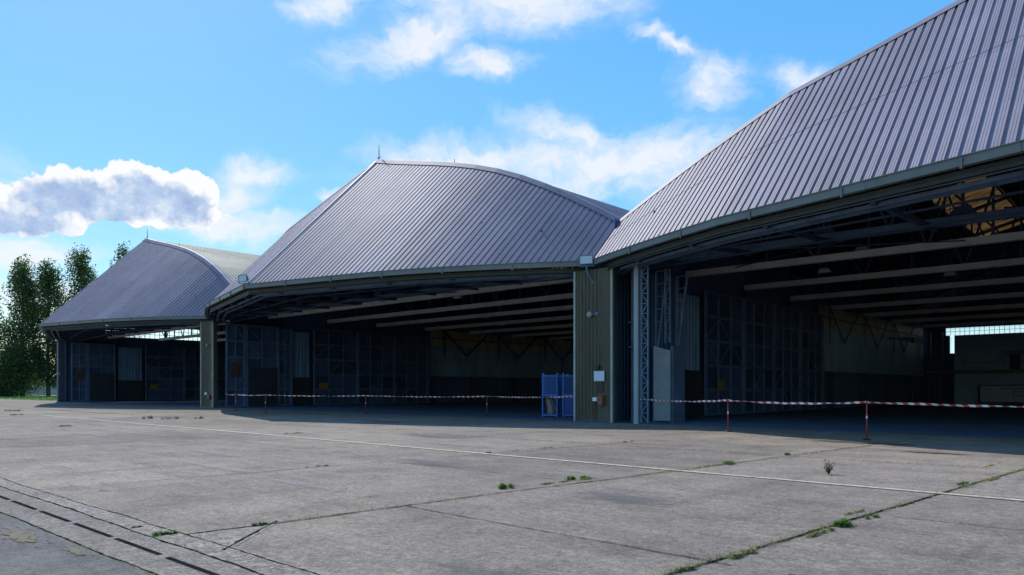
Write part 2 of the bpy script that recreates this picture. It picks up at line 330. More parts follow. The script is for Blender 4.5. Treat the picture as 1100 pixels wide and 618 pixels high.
def hangar(name,L,right_wall,label,left_kind,back=63.,wall0=1.7):
    """local origin at the left pier, x along the row, y into the building"""
    root=empty('aircraft_hangar',W(0,0,0),-TH);tag(root,label,'hangar','aircraft hangars in a row')
    nd=nodes(L,kb=left_kind.get('kb',4.0));h=L/2
    bow=lambda a:lerpn(nd,a-h)
    zt=lambda a:HE+D0+bow(a)
    # ---- front roof slope with trapezoidal ribs and small stiffeners
    per=.3333;prof=[(0,.065),(.058,.065),(.066,.052),(.074,.065),(.138,.065),(.146,.052),(.154,.065),(.212,.065),(.232,0),(.312,0)]
    b=MB();ts=[]
    k=0
    while k*per<L-.05:
        for (x,hh) in prof:
            if k*per+x<L-.02:ts.append((k*per+x,hh))
        k+=1
    ts.append((L-.01,0))
    ex=[nx+h for nx,_ in nd]
    ts=sorted(ts+[(e,0.06) for e in ex[1:-1] if min(abs(e-t) for t,_ in ts)>.004 and (e%per)<.2])
    vs=[]
    for a,hh in ts:
        o=hh*.707
        vs.append((a,-bow(a)-.14-o,HE-.08+o));vs.append((a,D0-o,zt(a)+o))
    b.add(vs,[(2*i,2*i+2,2*i+3,2*i+1) for i in range(len(ts)-1)])
    b.build('front_roof',M['roof'],root)
    b=MB();f=.52;pts=[]
    for a in ex: pts.append((a,(-bow(a)-.14)*(1-f)+D0*f-.047,(HE-.08)*(1-f)+zt(a)*f+.047+.004))
    if name=='h1':b.path(pts,.014,.005);b.build('lap_seam',M['steel_dark'],root)
    b=MB();b.bar((h,-bow(h)-.2,HE-.02),(h,D0-.1,zt(h)+.05),.08,.02);b.build('hip_flashing',M['hip'],root)

    # ---- vault roof behind, sheets bent over the arch, ribs spaced along the building
    gap=(h-11.2,h-7.8)
    def vault(b,a0,a1,y0,y1,dz,rib):
        seg=[e for e in ex if a0-1e-6<=e<=a1+1e-6]
        ys=[]
        if rib:
            y=y0
            while y<y1-.34:
                ys+=[(y,0),(y+.03,.045),(y+.12,.045),(y+.15,0)];y+=.3333
            ys.append((y1,0))
        else: ys=[(y0,0),(y1,0)]
        v=[];nn=len(seg)
        for y,o in ys:
            for a in seg:v.append((a,y,zt(a)+dz+o))
        b.add(v,[(i*nn+j,i*nn+j+1,(i+1)*nn+j+1,(i+1)*nn+j) for i in range(len(ys)-1) for j in range(nn-1)])
    R0,R1=24.,42.
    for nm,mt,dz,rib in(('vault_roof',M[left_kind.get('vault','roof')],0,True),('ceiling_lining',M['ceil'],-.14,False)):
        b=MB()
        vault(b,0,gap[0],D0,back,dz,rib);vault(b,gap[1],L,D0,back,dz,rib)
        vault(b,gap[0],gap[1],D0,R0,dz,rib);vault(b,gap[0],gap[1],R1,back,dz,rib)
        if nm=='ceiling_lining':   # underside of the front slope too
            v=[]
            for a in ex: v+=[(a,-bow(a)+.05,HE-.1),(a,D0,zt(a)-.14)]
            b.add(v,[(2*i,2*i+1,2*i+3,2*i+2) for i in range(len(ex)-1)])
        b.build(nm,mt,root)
    b=MB();vault(b,gap[0],gap[1],R0,R1,-.03,True);b.build('rooflight',M['rooflight'],root)
    # ---- flashing along the arch edge, gutter, valance, door track
    b=MB();v=[]
    for a in ex:
        z=zt(a);v+=[(a,D0-.30,z-.16),(a,D0-.10,z+.10),(a,D0+.12,z+.12),(a,D0+.45,z+.06)]
    b.add(v,[(4*i+j,4*i+4+j,4*i+5+j,4*i+1+j) for i in range(len(ex)-1) for j in range(3)]);b.build('ridge_flashing',M['flash'],root)
    def along(off,z,w,hgt,mi,b,e0=0,e1=0):
        pts=[Vector((a,-bow(a)+off,z)) for a in ex];pts[0].x+=e0;pts[-1].x-=e1
        for p,q in zip(pts[:-1],pts[1:]):
            d=(q-p).normalized()*.01;b.bar(p-d,q+d,w,hgt,mi)
    b=MB();along(-.20,HE-.10,.20,.24,0,b);along(-.22,HE+.03,.25,.03,0,b)
    for k in range(1,12):
        a=L*k/12;b.box(a-.03,a+.03,-bow(a)-.36,-bow(a)-.28,HE-.30,HE-.02)
    b.build('gutter',M['gutter'],root)
    b=MB();along(.12,HE-.35,.16,.22,0,b,.5,.5);along(.03,HE-.53,.05,.04,0,b,.5,.5);along(.02,HE-.32,.04,.03,0,b,.5,.5);b.build('valance',M['valance'],root)
    b=MB();along(.70,HE-.50,.09,.12,0,b,.8,.8);along(1.2,HE-.50,.09,.12,0,b,.8,.8);b.build('door_track',M['steel'],root)
    # canopy brackets
    b=MB()
    for i in range(2,len(ex)-2,2):
        a=ex[i]
        b.bar((a,-bow(a)+.3,HE-.45),(a,D0,HE-.1),.14,.2);b.bar((a,-bow(a)+.3,HE-.3),(a,D0-.3,zt(a)-.5),.12,.16)
        b.bar((a,-bow(a)*.5+.9,HE-.3),(a,-bow(a)*.5+.9,HE+.05*0+D0*.5+bow(a)*.45),.08)
    for f in(.25,.5,.75):
        pts=[(a,(-bow(a))*(1-f)+D0*f,HE-.3+(D0+bow(a))*f-.15) for a in ex];b.path(pts,.08,.14)
    for f in(.35,.7): b.path([(a,(-bow(a)+.4)*(1-f)+D0*f,HE-.38) for a in ex],.07,.07)
    b.build('canopy_frame',M['steel_dark'],root)
    # ---- trusses
    yy=[D0]+left_kind['trusses']
    for i,y in enumerate(yy):
        b=MB();zc=HE+(.12 if i==0 else .3)
        b.path([(a,y,zt(a)-.32) for a in ex],.18,.22)
        n=16;pp=[L*k/n for k in range(n+1)]
        for k in range(1,n):
            a=pp[k]
            if k%2==0:b.bar((a,y,zc),(a,y,zt(a)-.35),.10,.12)
        for k in range(0,n):
            a0,a1=pp[k],pp[k+1]
            if k%2==0:b.bar((a0,y,zt(a0)-.4),(a1,y,zc),.08,.10)
            else:b.bar((a0,y,zc),(a1,y,zt(a1)-.4),.08,.10)
        if i==0:
            for k in range(2,n,2):   # gusset plates
                b.add([(pp[k]-.55,y-.07,zc+.05),(pp[k]+.55,y-.07,zc+.05),(pp[k]+.25,y-.07,zc+.5),(pp[k]-.25,y-.07,zc+.5)],[(0,1,2,3)])
        t=b.build('roof_truss',M['steel_dark'],root)
        b=MB();b.box(.35,L-.35,y-.16,y+.16,zc-.16,zc+.16)
        b.build('bottom_chord',M['steel'] if i==0 else M['chord'],t)
    for k in range(1,20):
        a=L*k/20;b=MB();b.bar((a,D0+.1,zt(a)-.2),(a,back-.1,zt(a)-.2),.09,.13);b.build('purlin',M['steel_dark'],root)
    # side-to-side wind rods
    b=MB()
    for (a0,y0,a1,y1) in [(3,D0,14,yy[1]),(14,D0,3,yy[1]),(16,D0,25,yy[1]),(25,D0,16,yy[1]),(27,D0,36,yy[1])]:
        b.bar((a0,y0,HE+.35),(a1,y1,HE+.35),.05)
    b.build('wind_bracing',M['steel_dark'],root)
    # ---- walls
    def ribwall(b,x,y0,y1,z0,z1,dirn=1,p=.3,d=.05):
        ys=[];y=y0
        while y<y1-p:
            ys+=[(y,0),(y+.12,0),(y+.15,d),(y+p-.03,d)];y+=p
        ys.append((y1,0));v=[]
        for y,o in ys:v+=[(x+dirn*o,y,z0),(x+dirn*o,y,z1)]
        b.add(v,[(2*i,2*i+2,2*i+3,2*i+1) for i in range(len(ys)-1)])
    G=left_kind.get('glaze')
    b=MB()
    zs=(0,8.0) if G else (0,HE+D0)
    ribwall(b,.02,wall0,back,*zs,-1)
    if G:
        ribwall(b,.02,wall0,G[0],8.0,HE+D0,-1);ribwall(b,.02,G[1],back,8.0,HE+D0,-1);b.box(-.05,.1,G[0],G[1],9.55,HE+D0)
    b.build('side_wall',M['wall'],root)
    if G:
        b=MB();b.add([(.03,G[0],8.0),(.03,G[1],8.0),(.03,G[1],9.55),(.03,G[0],9.55)],[(0,1,2,3)]);o=b.build('window',M['glaze'],root)
        b=MB();y=G[0]
        while y<=G[1]:
            b.box(.04,.09,y-.03,y+.03,8.0,9.55);y+=.62
        for z in(8.0,8.5,9.0,9.5):b.box(.045,.085,G[0],G[1],z-.03,z+.03)
        for y in(G[0]+.1,G[0]+7.5,G[0]+15):b.box(.04,.35,y-.14,y+.14,7.8,9.7)
        b.build('glazing_bars',M['steel_dark'],o)
    if right_wall:
        b=MB();ribwall(b,L-.02,D0-.6,back,0,HE+D0,1);b.build('side_wall',M['wall'],root)
    # stanchions, rails of the side wall
    for y in yy[1:]:
        for xa in (.12,L-.45):
            b=MB();b.box(xa,xa+.3,y-.12,y+.12,0,HE+.3);b.build('stanchion',M['steel_dark'],root)
    # pale upper wall sheets and cream band beyond the parked doors
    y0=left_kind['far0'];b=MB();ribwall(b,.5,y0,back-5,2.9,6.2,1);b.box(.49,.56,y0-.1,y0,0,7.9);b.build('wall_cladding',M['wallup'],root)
    b=MB();v=[(.5,y0,left_kind['bz'][0]),(.5,back-5,left_kind['bz'][1]),(.5,back-5,7.9),(.5,y0,7.9)];b.add(v,[(0,1,2,3)]);b.build('cream_band',M['cream'],root)
    b=MB()
    y=y0+2
    while y<back-14:
        w_=.07 if name=='h1' else .15;b.bar((.62,y,7.8),(.62,y+3.4,5.2),w_);b.bar((.62,y+6.8,7.8),(.62,y+3.4,5.2),w_);b.bar((.62,y,5.),(.62,y,7.8),w_);y+=8.6
    b.bar((.60,y0,7.0),(.60,back-6,7.0),.08);b.build('wall_bracing',M['steel_dark'],root)
    # back wall with high glazing
    b=MB();zt1=8.15
    def backband(b,z0,z1,x0=0,x1=L):b.box(x0,x1,back-.1,back,z0,z1)
    backband(b,0,7.35,0,2.0);backband(b,0,5.4,2.,3.2);backband(b,0,7.35,3.2,L);backband(b,7.35,zt1,0,1.6);backband(b,7.35,zt1,L-1.6,L)
    v=[];
    for a in ex:v+=[(a,back,zt1),(a,back,zt(a))]
    b.add(v,[(2*i,2*i+2,2*i+3,2*i+1) for i in range(len(ex)-1)]);b.build('back_wall',M['wall'],root)
    b=MB();b.add([(1.6,back-.05,7.35),(L-1.6,back-.05,7.35),(L-1.6,back-.05,zt1),(1.6,back-.05,zt1),(2.0,back-.05,5.4),(3.2,back-.05,5.4),(3.2,back-.05,7.2),(2.0,back-.05,7.2)],[(0,1,2,3),(4,5,6,7)]);o=b.build('window',M['glaze'],root)
    b=MB();x=1.6
    while x<L-1.5: b.box(x-.02,x+.02,back-.12,back-.09,7.35,zt1);x+=.45
    b.box(1.6,L-1.6,back-.125,back-.095,7.73,7.77);b.build('glazing_bars',M['steel_dark'],o)
    # lightning rod at the tip of the roof
    b=MB();z=zt(h);b.tube([(h-.05,D0+.1,z),(h-.05,D0+.1,z+.7),(h-.05,D0+.1,z+1.15)],[.04,.03,.012],6);b.bar((h-.25,D0+.1,z+.28),(h+.15,D0+.1,z+.28),.04);b.build('lightning_rod',M['rod'],root)
    b=MB();a=h+7.2;b.tube([(a,D0+.3,zt(a)),(a,D0+.3,zt(a)+.4)],.02,6);b.build('vent_pipe',M['rod'],root)
    return root
def ribbed(b,p,q,z0,z1,per=.21,d=.035,mi=0):
    """vertical trapezoid sheet from plan point p to plan point q, ribs to the right-hand side"""
    p=Vector(p);q=Vector(q);Ln=(q-p).length;u=(q-p).normalized();n=Vector((u.y,-u.x));s=0;pts=[]
    while s<Ln-per*.6:
        pts+=[(s,0),(s+per*.45,0),(s+per*.55,d),(s+per*.9,d)];s+=per
    pts.append((Ln,0));v=[]
    for s,o in pts:
        c=p+u*s+n*o;v+=[(c.x,c.y,z0),(c.x,c.y,z1)]
    b.add(v,[(2*i,2*i+2,2*i+3,2*i+1) for i in range(len(pts)-1)],mi)
def pier(root,x0,x1,y,top,split=True,deep=.35):
    b=MB();xs=x1-.55
    ribbed(b,(x0,y),(xs,y),0,top);b.box(xs,x1,y-.01,y+.06,0,top-.002)
    b.add([(x0,y,0),(x0,y+deep,0),(x0,y+deep,top),(x0,y,top),(x1,y,0),(x1,y+deep,0),(x1,y+deep,top),(x1,y,top)],[(0,3,2,1),(4,5,6,7),(3,7,6,2),(1,2,6,5)])
    p=b.build('pier',M['pier'],root)
    b=MB();b.box(x0+.01,xs,y-.045,y-.038,4.62,4.66);b.box(x0+.01,x1,y-.06,y-.04,0,.12);b.build('cladding_joint',M['steel_dark'],p)
    for xx in(x0-.06,x1-.03):
        b=MB();b.box(xx,xx+.09,y-.07,y+.03,0.02,top-.01);b.build('edge_trim',M['trim'],p)
    return p
def leaf(root,x,y0,y1,z1,kind='plain',notice=None,x_dir=1,seed=0):
    """parked door leaf standing along the side wall"""
    rr=random.Random(seed);Lw=y1-y0
    b=MB();b.box(x,x+.05,y0+.05,y1-.05,.12,z1-.05,0)
    o=b.build('door_leaf',M['leaf'],root)
    b=MB()
    for y in(y0,y1):b.box(x+.05,x+.2,y-.07,y+.07,.05,z1)
    nz=5
    for k in range(nz+1):
        z=.1+(z1-.15)*k/nz;b.box(x+.06,x+.17,y0+.07,y1-.07,z-.045,z+.045)
    ny=max(2,round(Lw/1.5))
    for k in range(1,ny):
        y=y0+Lw*k/ny;b.box(x+.055,x+.14,y-.035,y+.035,.14,z1-.02)
    for k in range(ny):
        ya=y0+Lw*k/ny;yb=y0+Lw*(k+1)/ny
        for j in range(nz):
            if rr.random()<.45:
                za=.1+(z1-.15)*j/nz;zb=.1+(z1-.15)*(j+1)/nz
                if rr.random()<.5:za,zb=zb,za
                b.bar((x+.10,ya,za),(x+.10,yb,zb),.05)
    b.build('frame',M['steel'],o)
    for k in range(ny):
        ya=y0+Lw*k/ny+.12;yb=y0+Lw*(k+1)/ny-.12
        for j in range(nz):
            if rr.random()<.25:
                za=.1+(z1-.15)*j/nz+.12;zb=.1+(z1-.15)*(j+1)/nz-.12;b=MB();b.box(x+.052,x+.07,ya,yb,za,zb);b.build('infill_panel',M['infill'],o)
    if kind=='dark':
        b=MB();b.box(x+.2,x+.23,y0+.2,y1-.1,.1,3.4);b.build('lower_panel',M['leafdark'],o)
    if kind=='rust':
        b=MB();b.box(x+.18,x+.2,y0+.4,y1-.4,2.6,3.8);b.build('rust_patch',M['rust'],o)
    if notice:
        b=MB();b.box(x+.21,x+.24,notice,notice+.9,1.55,2.1);b.build('notice',M['yellow'],o)
    return o
def lattice(b,x,y,z0,z1,w=.32,d=.06,n=14,ax=0):
    A=(w,0) if ax==0 else (0,w)
    b.bar((x,y,z0),(x,y,z1),d);b.bar((x+A[0],y+A[1],z0),(x+A[0],y+A[1],z1),d)
    for k in range(n):
        za=z0+(z1-z0)*k/n;zb=z0+(z1-z0)*(k+1)/n
        if k%2:b.bar((x,y,za),(x+A[0],y+A[1],zb),d*.6)
        else:b.bar((x+A[0],y+A[1],za),(x,y,zb),d*.6)
        b.bar((x,y,zb),(x+A[0],y+A[1],zb),d*.5)
def door_recess(root,rich):
    x=.75
    leaf(root,x,9.4,14.2,7.1,seed=1,notice=10.6 if rich else 9.9)
    leaf(root,x+.02,14.3,18.7,7.1,seed=2)
    leaf(root,x,18.9,23.2,7.1,seed=3)
    if rich: leaf(root,x+.02,23.4,27.6,7.1,seed=4)
    # pale corrugated sheet with dark lower door between the leaves
    b=MB();ribbed(b,(x,8.95),(x,6.1),2.6,6.7,.36,.09);o=b.build('wall_sheet',M['wallup'],root)
    b=MB();b.box(x-.02,x+.1,6.0,9.1,.02,2.55);b.box(x-.1,x-.02,2.4,6.0,0,7.3);b.build('side_door',M['leafdark'],root)

H1=hangar('h1',SPAN,True,'nearest hangar on the right, its pale ribbed roof running out of the picture',
   dict(trusses=[8.2,15.6,23.,31.,39.,47.,55.],far0=27.9,bz=(5.4,7.0)))
H2=hangar('h2',SPAN,False,'middle hangar with purple grey roof and blue racks inside its right end',
   dict(trusses=[5.2,11.3,17.,23.4,30.,37.,44.,51.,58.],far0=23.8,bz=(4.8,7.0)))
H2.location=W(-39.3,0,0)
H3=hangar('h3',38.2,False,'farthest and smallest looking hangar on the left beside the tall trees',
   dict(trusses=[5.2,11.3,17.,23.4,30.,37.,44.,51.,58.],far0=23.8,bz=(4.8,7.0),glaze=(4.6,19.),vault='vault_glare',kb=3.55),wall0=-.2)
H3.location=W(-77.5,0,0)
pier(H1,-.85,1.25,-.35,7.18);pier(H2,-.85,1.25,-.35,7.18)
b=MB();b.box(-.3,.25,-.3,.6,0,7.1);b.bar((.9,.3,0),(.9,.3,7.0),.12);b.build('door_jamb',M['steel_dark'],H3)
b=MB();b.tube([(.55,-.3,3.2),(.8,-.45,3.3)],.06,6);b.box(.7,.95,-.6,-.35,3.15,3.5);b.build('jamb_lamp',M['lampgrey'],H3)
pier(H1,SPAN-1.25,SPAN+.85,-.35,7.18)
door_recess(H1,True);door_recess(H2,False);door_recess(H3,False)
# hangar 2 and 3: extra leaves close to the jamb
for Hh,s in((H2,11),(H3,21)):
    leaf(Hh,.95,.9,2.5,7.0,'rust',seed=s);leaf(Hh,.95,2.7,5.6,7.0,'dark',seed=s+1)
    leaf(Hh,.85,5.75,7.0,6.9,seed=s+2) if Hh is H2 else None
# hangar 1: column, lattice posts and pale door end
b=MB();ribbed(b,(1.25,1.6),(1.7,4.6),0,7.2,.35,.08);b.build('recess_sheet',M['wall'],H1)
b=MB();b.box(1.35,1.6,1.1,1.2,0,7.15);b.path([(1.3,1.0,3.55),(2.1,.4,3.55)],.07);b.path([(1.3,1.0,4.7),(2.1,.4,4.7)],.07);b.build('jamb_post',M['steel'],H1)
b=MB();b.box(2.28,2.50,-.12,.04,0,7.25);b.build('jamb_column',M['leanpanel'],H1)
b=MB();lattice(b,2.62,.0,.05,7.2,.34,.07,16);lattice(b,2.95,1.5,3.7,7.1,.25,.05,5);b.build('lattice_post',M['steel'],H1)
def taper(b,x0,y,w0,w1,z0,z1,n=6):
    # ladder brace widening upwards
    b.bar((x0,y,z0),(x0,y,z1),.09);b.bar((x0+w0,y,z0),(x0+w1,y,z1),.09)
    for k in range(n+1):
        t=k/n;z=z0+(z1-z0)*t;b.bar((x0,y,z),(x0+w0+(w1-w0)*t,y,z),.05)
b=MB();taper(b,1.95,2.35,.12,.62,3.6,7.2);taper(b,2.55,3.3,.08,.55,3.6,7.0);b.build('door_brace',M['steel'],H1)
b=MB();b.box(1.95,2.05,2.1,2.3,0,3.6);b.box(2.75,2.9,2.3,3.4,0,3.6);b.build('door_end_post',M['steel'],H1)
b=MB();b.add([(1.98,2.06,.06),(2.82,2.16,.06),(2.82,2.16,3.38),(1.98,2.06,3.62),(1.98,2.12,.06),(2.82,2.22,.06),(2.82,2.22,3.38),(1.98,2.12,3.62)],[(0,1,2,3),(7,6,5,4),(0,4,5,1),(1,5,6,2),(2,6,7,3),(3,7,4,0)])
b.build('pale_door_end',M['leanpanel'],H1)
# small high window far inside the middle hangar
b=MB();b.box(.66,.7,47.0,49.2,6.4,6.8);b.build('window',M['glaze'],H2)
# inner block building at the back of the right hangar
root=empty('inner_block',W(8,59,0),-TH);tag(root,'pale two storey block built inside the right hangar against its back wall','partition building')
b=MB();b.box(-4.8,22,0,.2,0,7.1);b.box(-4.8,-4.6,.2,3.8,0,7.1);b.build('wall',M['blockwall'],root)
b=MB();b.box(-7.2,22,-1.2,-.02,3.15,3.45);b.bar((-7.2,-1.1,4.2),(22,-1.1,4.2),.05)
for k in range(18):b.bar((-7.1+k*1.7,-1.1,3.45),(-7.1+k*1.7,-1.1,4.2),.05)
b.build('gallery',M['ledge'],root)
b=MB();b.box(-.8,1.4,-.06,-.01,4.9,5.35);w_=b.build('window',M['glaze'],root)
b=MB();b.box(.0,.9,-.07,-.02,3.5,5.0);b.build('door',M['leafdark'],root)
b=MB();b.box(2.,2.9,-.07,-.02,3.5,4.7);b.build('door',M['leafdark'],root)
b=MB();b.box(6.6,8.2,-.07,-.02,3.5,6.2);b.build('roller_door',M['leafdark'],root)
for x in(-7.0,-5.9):
    b=MB();b.box(x,x+.25,-1.1,-.85,0,7.4);b.build('post',M['steel_dark'],root)
# board leaning at its foot
root=empty('display_board',W(9.4,57.3,0),-TH);tag(root,'long pale framed board on the floor at the back of the right hangar','board')
b=MB();b.box(-3.6,3.8,0,.05,.25,1.85);b.build('panel',M['board'],root)
b=MB();b.box(-3.75,-3.6,-.03,.08,0,1.95);b.box(3.8,3.95,-.03,.08,0,1.95);b.box(-3.6,3.8,-.03,.08,1.85,1.95);b.box(-3.6,3.8,-.03,.08,.15,.25);b.build('frame',M['black'],root)
b=MB();b.box(-.9,.7,-.02,-.005,.85,.91);b.box(-.9,.7,-.02,-.005,1.23,1.29);b.box(-.9,-.84,-.02,-.005,.91,1.23);b.box(.64,.7,-.02,-.005,.91,1.23)
for x in(-3.2,2.6):
    for k in range(6):b.bar((x+k*.13,-.012,1.42+.08*math.sin(k*2.1)),(x+.12+k*.13,-.012,1.55+.09*math.cos(k*1.7)),.05,.015)
for k in range(14):b.box(-1.9+k*.22,-1.9+k*.22+.14,-.02,-.005,1.52,1.62)
b.build('markings',M['black'],root)

# ---------------------------------------------------------------- fittings
def floodlight(loc,rz,label,arm=False):
    r=empty('floodlight',loc,rz);tag(r,label,'floodlight','floodlights along the eaves')
    b=MB();v=[(-.30,-.02,-.2),(.30,-.02,-.2),(.30,-.02,.2),(-.30,-.02,.2),(-.2,.16,-.13),(.2,.16,-.13),(.2,.16,.13),(-.2,.16,.13)]
    b.add(v,[(0,1,5,4),(1,2,6,5),(2,3,7,6),(3,0,4,7),(4,5,6,7)]);b.box(-.33,.33,-.05,-.02,.18,.22);b.box(-.33,.33,-.05,-.02,-.22,-.18);b.box(-.33,-.29,-.05,-.02,-.18,.18);b.box(.29,.33,-.05,-.02,-.18,.18)
    for k in range(5):b.box(-.2+.09*k,-.18+.09*k,.16,.22,-.12,.12)
    b.build('housing',M['steel'],r,bevel=.006)
    b=MB();b.box(-.285,.285,-.035,-.022,-.175,.175);b.build('glass',M['lampglass'],r)
    b=MB()
    b.bar((-.35,.06,0),(-.35,.06,-.28),.03);b.bar((.35,.06,0),(.35,.06,-.28),.03);b.bar((-.36,.06,-.28),(.36,.06,-.28),.04)
    if arm:b.tube([(0,.06,-.28),(0,.06,-.55),(.12,.12,-.8),(.35,.2,-1.15)],.045,8)
    else:b.bar((0,.06,-.28),(0,.2,-.42),.05)
    b.build('bracket',M['steel'],r);return r
p=W(-.0,-.62,7.62);f1=floodlight(p,-.35,'floodlight on a bent arm at the top of the nearest green pier',True)
p=W(-19.65-.15,-6.75-.55,8.0);f2=floodlight(p,-.45,'floodlight on the gutter at the pointed middle of the middle hangar eave')
f3=floodlight(W(19.65,-7.3,8.0),-.45,'floodlight on the gutter at the middle of the right hangar eave')
# things fixed to the near pier
def on_pier(a,z,off=-.42): return W(a,off,z)
r=empty('wall_lamp',on_pier(.10,5.05),-TH);tag(r,'small round lamp halfway up the green pier between the hangars','lamp')
b=MB()
import bmesh
def ball(b,c,rx,ry,rz,n=10,m=6):
    v=[];f=[]
    for i in range(m+1):
        t=math.pi*i/m
        for k in range(n):
            q=2*math.pi*k/n;v.append((c[0]+rx*math.sin(t)*math.cos(q),c[1]+ry*math.sin(t)*math.sin(q),c[2]+rz*math.cos(t)))
    for i in range(m):
        for k in range(n):f.append((i*n+k,i*n+(k+1)%n,(i+1)*n+(k+1)%n,(i+1)*n+k))
    b.add(v,f)
ball(b,(0,-.10,0),.15,.12,.15);b.build('globe',M['lampgrey'],r,smooth=True)
b=MB();b.tube([(.0,-.08,0),(.16,-.03,.03),(.32,.03,.03)],.04,8);b.box(.25,.42,.0,.05,-.06,.12);b.build('bracket',M['steel'],r)
r=empty('notice_board',on_pier(.60,1.95),-TH);tag(r,'pale blue square sign on the green pier between the hangars','sign')
b=MB();b.box(-.29,.29,-.03,.0,0,.44);b.build('panel',M['signblue'],r)
b=MB();b.box(-.31,.31,-.02,.012,-.02,0);b.box(-.31,.31,-.02,.012,.44,.46);b.build('rim',M['trim'],r)
r=empty('junction_box',on_pier(.55,2.55),-TH);tag(r,'small dark box just above the pale blue sign on the green pier','box')
b=MB();b.box(-.09,.09,-.1,.02,-.1,.14);b.build('case',M['black'],r,bevel=.01)
b=MB();b.tube([(0,-.03,.14),(0,-.03,.9),(-.05,-.03,1.2)],.018,6);b.build('conduit',M['steel'],r)
r=empty('orange_box',on_pier(.72,.95),-TH);tag(r,'rusty orange box low on the green pier between the hangars','box')
b=MB();b.box(-.14,.14,-.14,.03,-.15,.33);b.build('case',M['orange'],r,bevel=.012)
b=MB();b.box(-.1,.1,-.155,-.14,-.02,.03);b.build('latch',M['steel'],r)
r=empty('electric_socket',on_pier(.40,1.08),-TH);tag(r,'small white socket left of the orange box on the green pier','socket')
b=MB();b.box(-.13,.11,-.1,.02,-.08,.1);b.build('case',M['white'],r,bevel=.01)
b=MB();b.tube([(-.02,-.05,-.08),(-.03,-.05,-.5),(-.02,-.05,-.95)],.015,6);b.build('cable',M['black'],r)
b=MB();b.box(.42,.80,-.415,-.405,1.40,1.93);b.build('rust_patch',M['rust'],H1)
# far pier fittings
r=empty('electric_socket',W(-39.3+.25,-.42,1.15),-TH);tag(r,'small white socket low on the farther green pier between left and middle hangars','socket')
b=MB();b.box(-.16,.12,-.1,.02,-.1,.12);b.build('case',M['white'],r,bevel=.01)
r=empty('red_box',W(-39.3+.75,-.42,.85),-TH);tag(r,'small red box low on the farther green pier next to a white socket','box')
b=MB();b.box(-.15,.15,-.12,.02,-.15,.2);b.build('case',M['red'],r,bevel=.01)
b=MB();b.box(-.05,.05,-.13,-.12,0,.05);b.build('latch',M['steel'],r)
r=empty('wall_lamp',W(-39.3+.55,-.42,5.15),-TH);tag(r,'tiny lamp high on the farther green pier between left and middle hangars','lamp')
b=MB();ball(b,(0,-.10,0),.10,.10,.1);b.build('globe',M['lampgrey'],r,smooth=True)
b=MB();b.bar((0,-.05,0),(0,.03,0),.05);b.build('bracket',M['steel'],r)

# ceiling lamps
def ceiling_lamp(a,y,label,first=[None]):
    if first[0] is None:
        r=empty('ceiling_lamp',(0,0,0),-TH)
        b=MB();b.add([(-.32,-.2,0),(.32,-.2,0),(.32,.2,0),(-.32,.2,0),(-.22,-.12,.22),(.22,-.12,.22),(.22,.12,.22),(-.22,.12,.22)],[(0,3,2,1),(4,5,6,7),(0,1,5,4),(1,2,6,5),(2,3,7,6),(3,0,4,7)])
        b.build('housing',M['white'],r,bevel=.015)
        b=MB();b.box(-.28,.28,-.16,.16,-.012,-.004);b.build('glass',M['lampglass'],r)
        b=MB();b.tube([(0,0,.22),(0,0,5.4)],.02,6);b.build('hanger',M['steel_dark'],r);first[0]=r
    else: r=copy_tree(first[0])
    r.location=W(a,y,8.15);tag(r,label,'ceiling lamp','lamps hanging among the roof beams');return r
for a,y,l in [(9.3,8.9,'large white hanging lamp in front of the nearest pale beam of the right hangar'),
  (5.7,14.2,'white hanging lamp between the first and second pale beams of the right hangar'),
  (4.2,18.5,'dim hanging lamp below the second pale beam near the left wall of the right hangar'),
  (10.7,20.2,'hanging lamp just below the second pale beam in the middle of the right hangar'),
  (6.9,25.6,'faint hanging lamp between the third and fourth pale beams of the right hangar'),
  (21-39.3,8.5,'brightest white hanging lamp above the longest pale beam of the middle hangar'),
  (16.4-39.3,14.3,'white hanging lamp just below the longest pale beam of the middle hangar'),
  (25-39.3,13.6,'hanging lamp near the orange lattice at the upper right of the middle hangar'),
  (12-39.3,20.6,'hanging lamp below the second pale beam of the middle hangar'),
  (7.4-39.3,27.6,'small hanging lamp below the third pale beam of the middle hangar'),
  (2.9-39.3,20.2,'small hanging lamp left of centre under the second beam of the middle hangar'),
  (21.9-39.3,20.4,'hanging lamp next to the green pier under the second beam of the middle hangar')]:
    ceiling_lamp(a,y,l)

# ---------------------------------------------------------------- blue racks
def rack(x,y,w,label,first):
    r=empty('storage_rack',(x,y,0),-.12);tag(r,label,'rack','blue racks inside the middle hangar');d=.8
    for (px,py) in((0,0),(w,0),(w,d),(0,d)):
        b=MB();b.box(px-.04,px+.04,py-.04,py+.04,0,2.46);b.build('post',M['blue'],r)
    for z in(.1,1.22,2.3):
        b=MB();b.bar((0,0,z),(w,0,z),.06,.09);b.bar((0,d,z),(w,d,z),.06,.09);b.bar((0,0,z),(0,d,z),.06,.09);b.bar((w,0,z),(w,d,z),.06,.09);b.build('rail',M['blue'],r)
    b=MB()
    if not first:b.box(.05,w-.05,.04,.06,.16,1.16)
    b.box(.05,w-.05,d-.06,d-.04,.16,1.16);b.box(.05,w-.05,d-.06,d-.04,1.28,2.24);b.box(w-.02,w,.05,d-.05,.16,2.24);b.box(0,.02,.05,d-.05,.16,1.2);b.build('side_panel',M['bluemesh'],r)
    b=MB()
    for k in range(1,9):b.bar((.05+(w-.1)*k/9,.03,1.27),(.05+(w-.1)*k/9,.03,2.25),.012)
    for k in range(1,9):b.bar((.05,.03,1.27+k*.11),(w-.05,.03,1.27+k*.11),.012)
    b.build('mesh_panel',M['blue'],r);return r
rack(1.72,41.3,.80,'left blue metal rack with a beige roll in its lower bay inside the middle hangar',True)
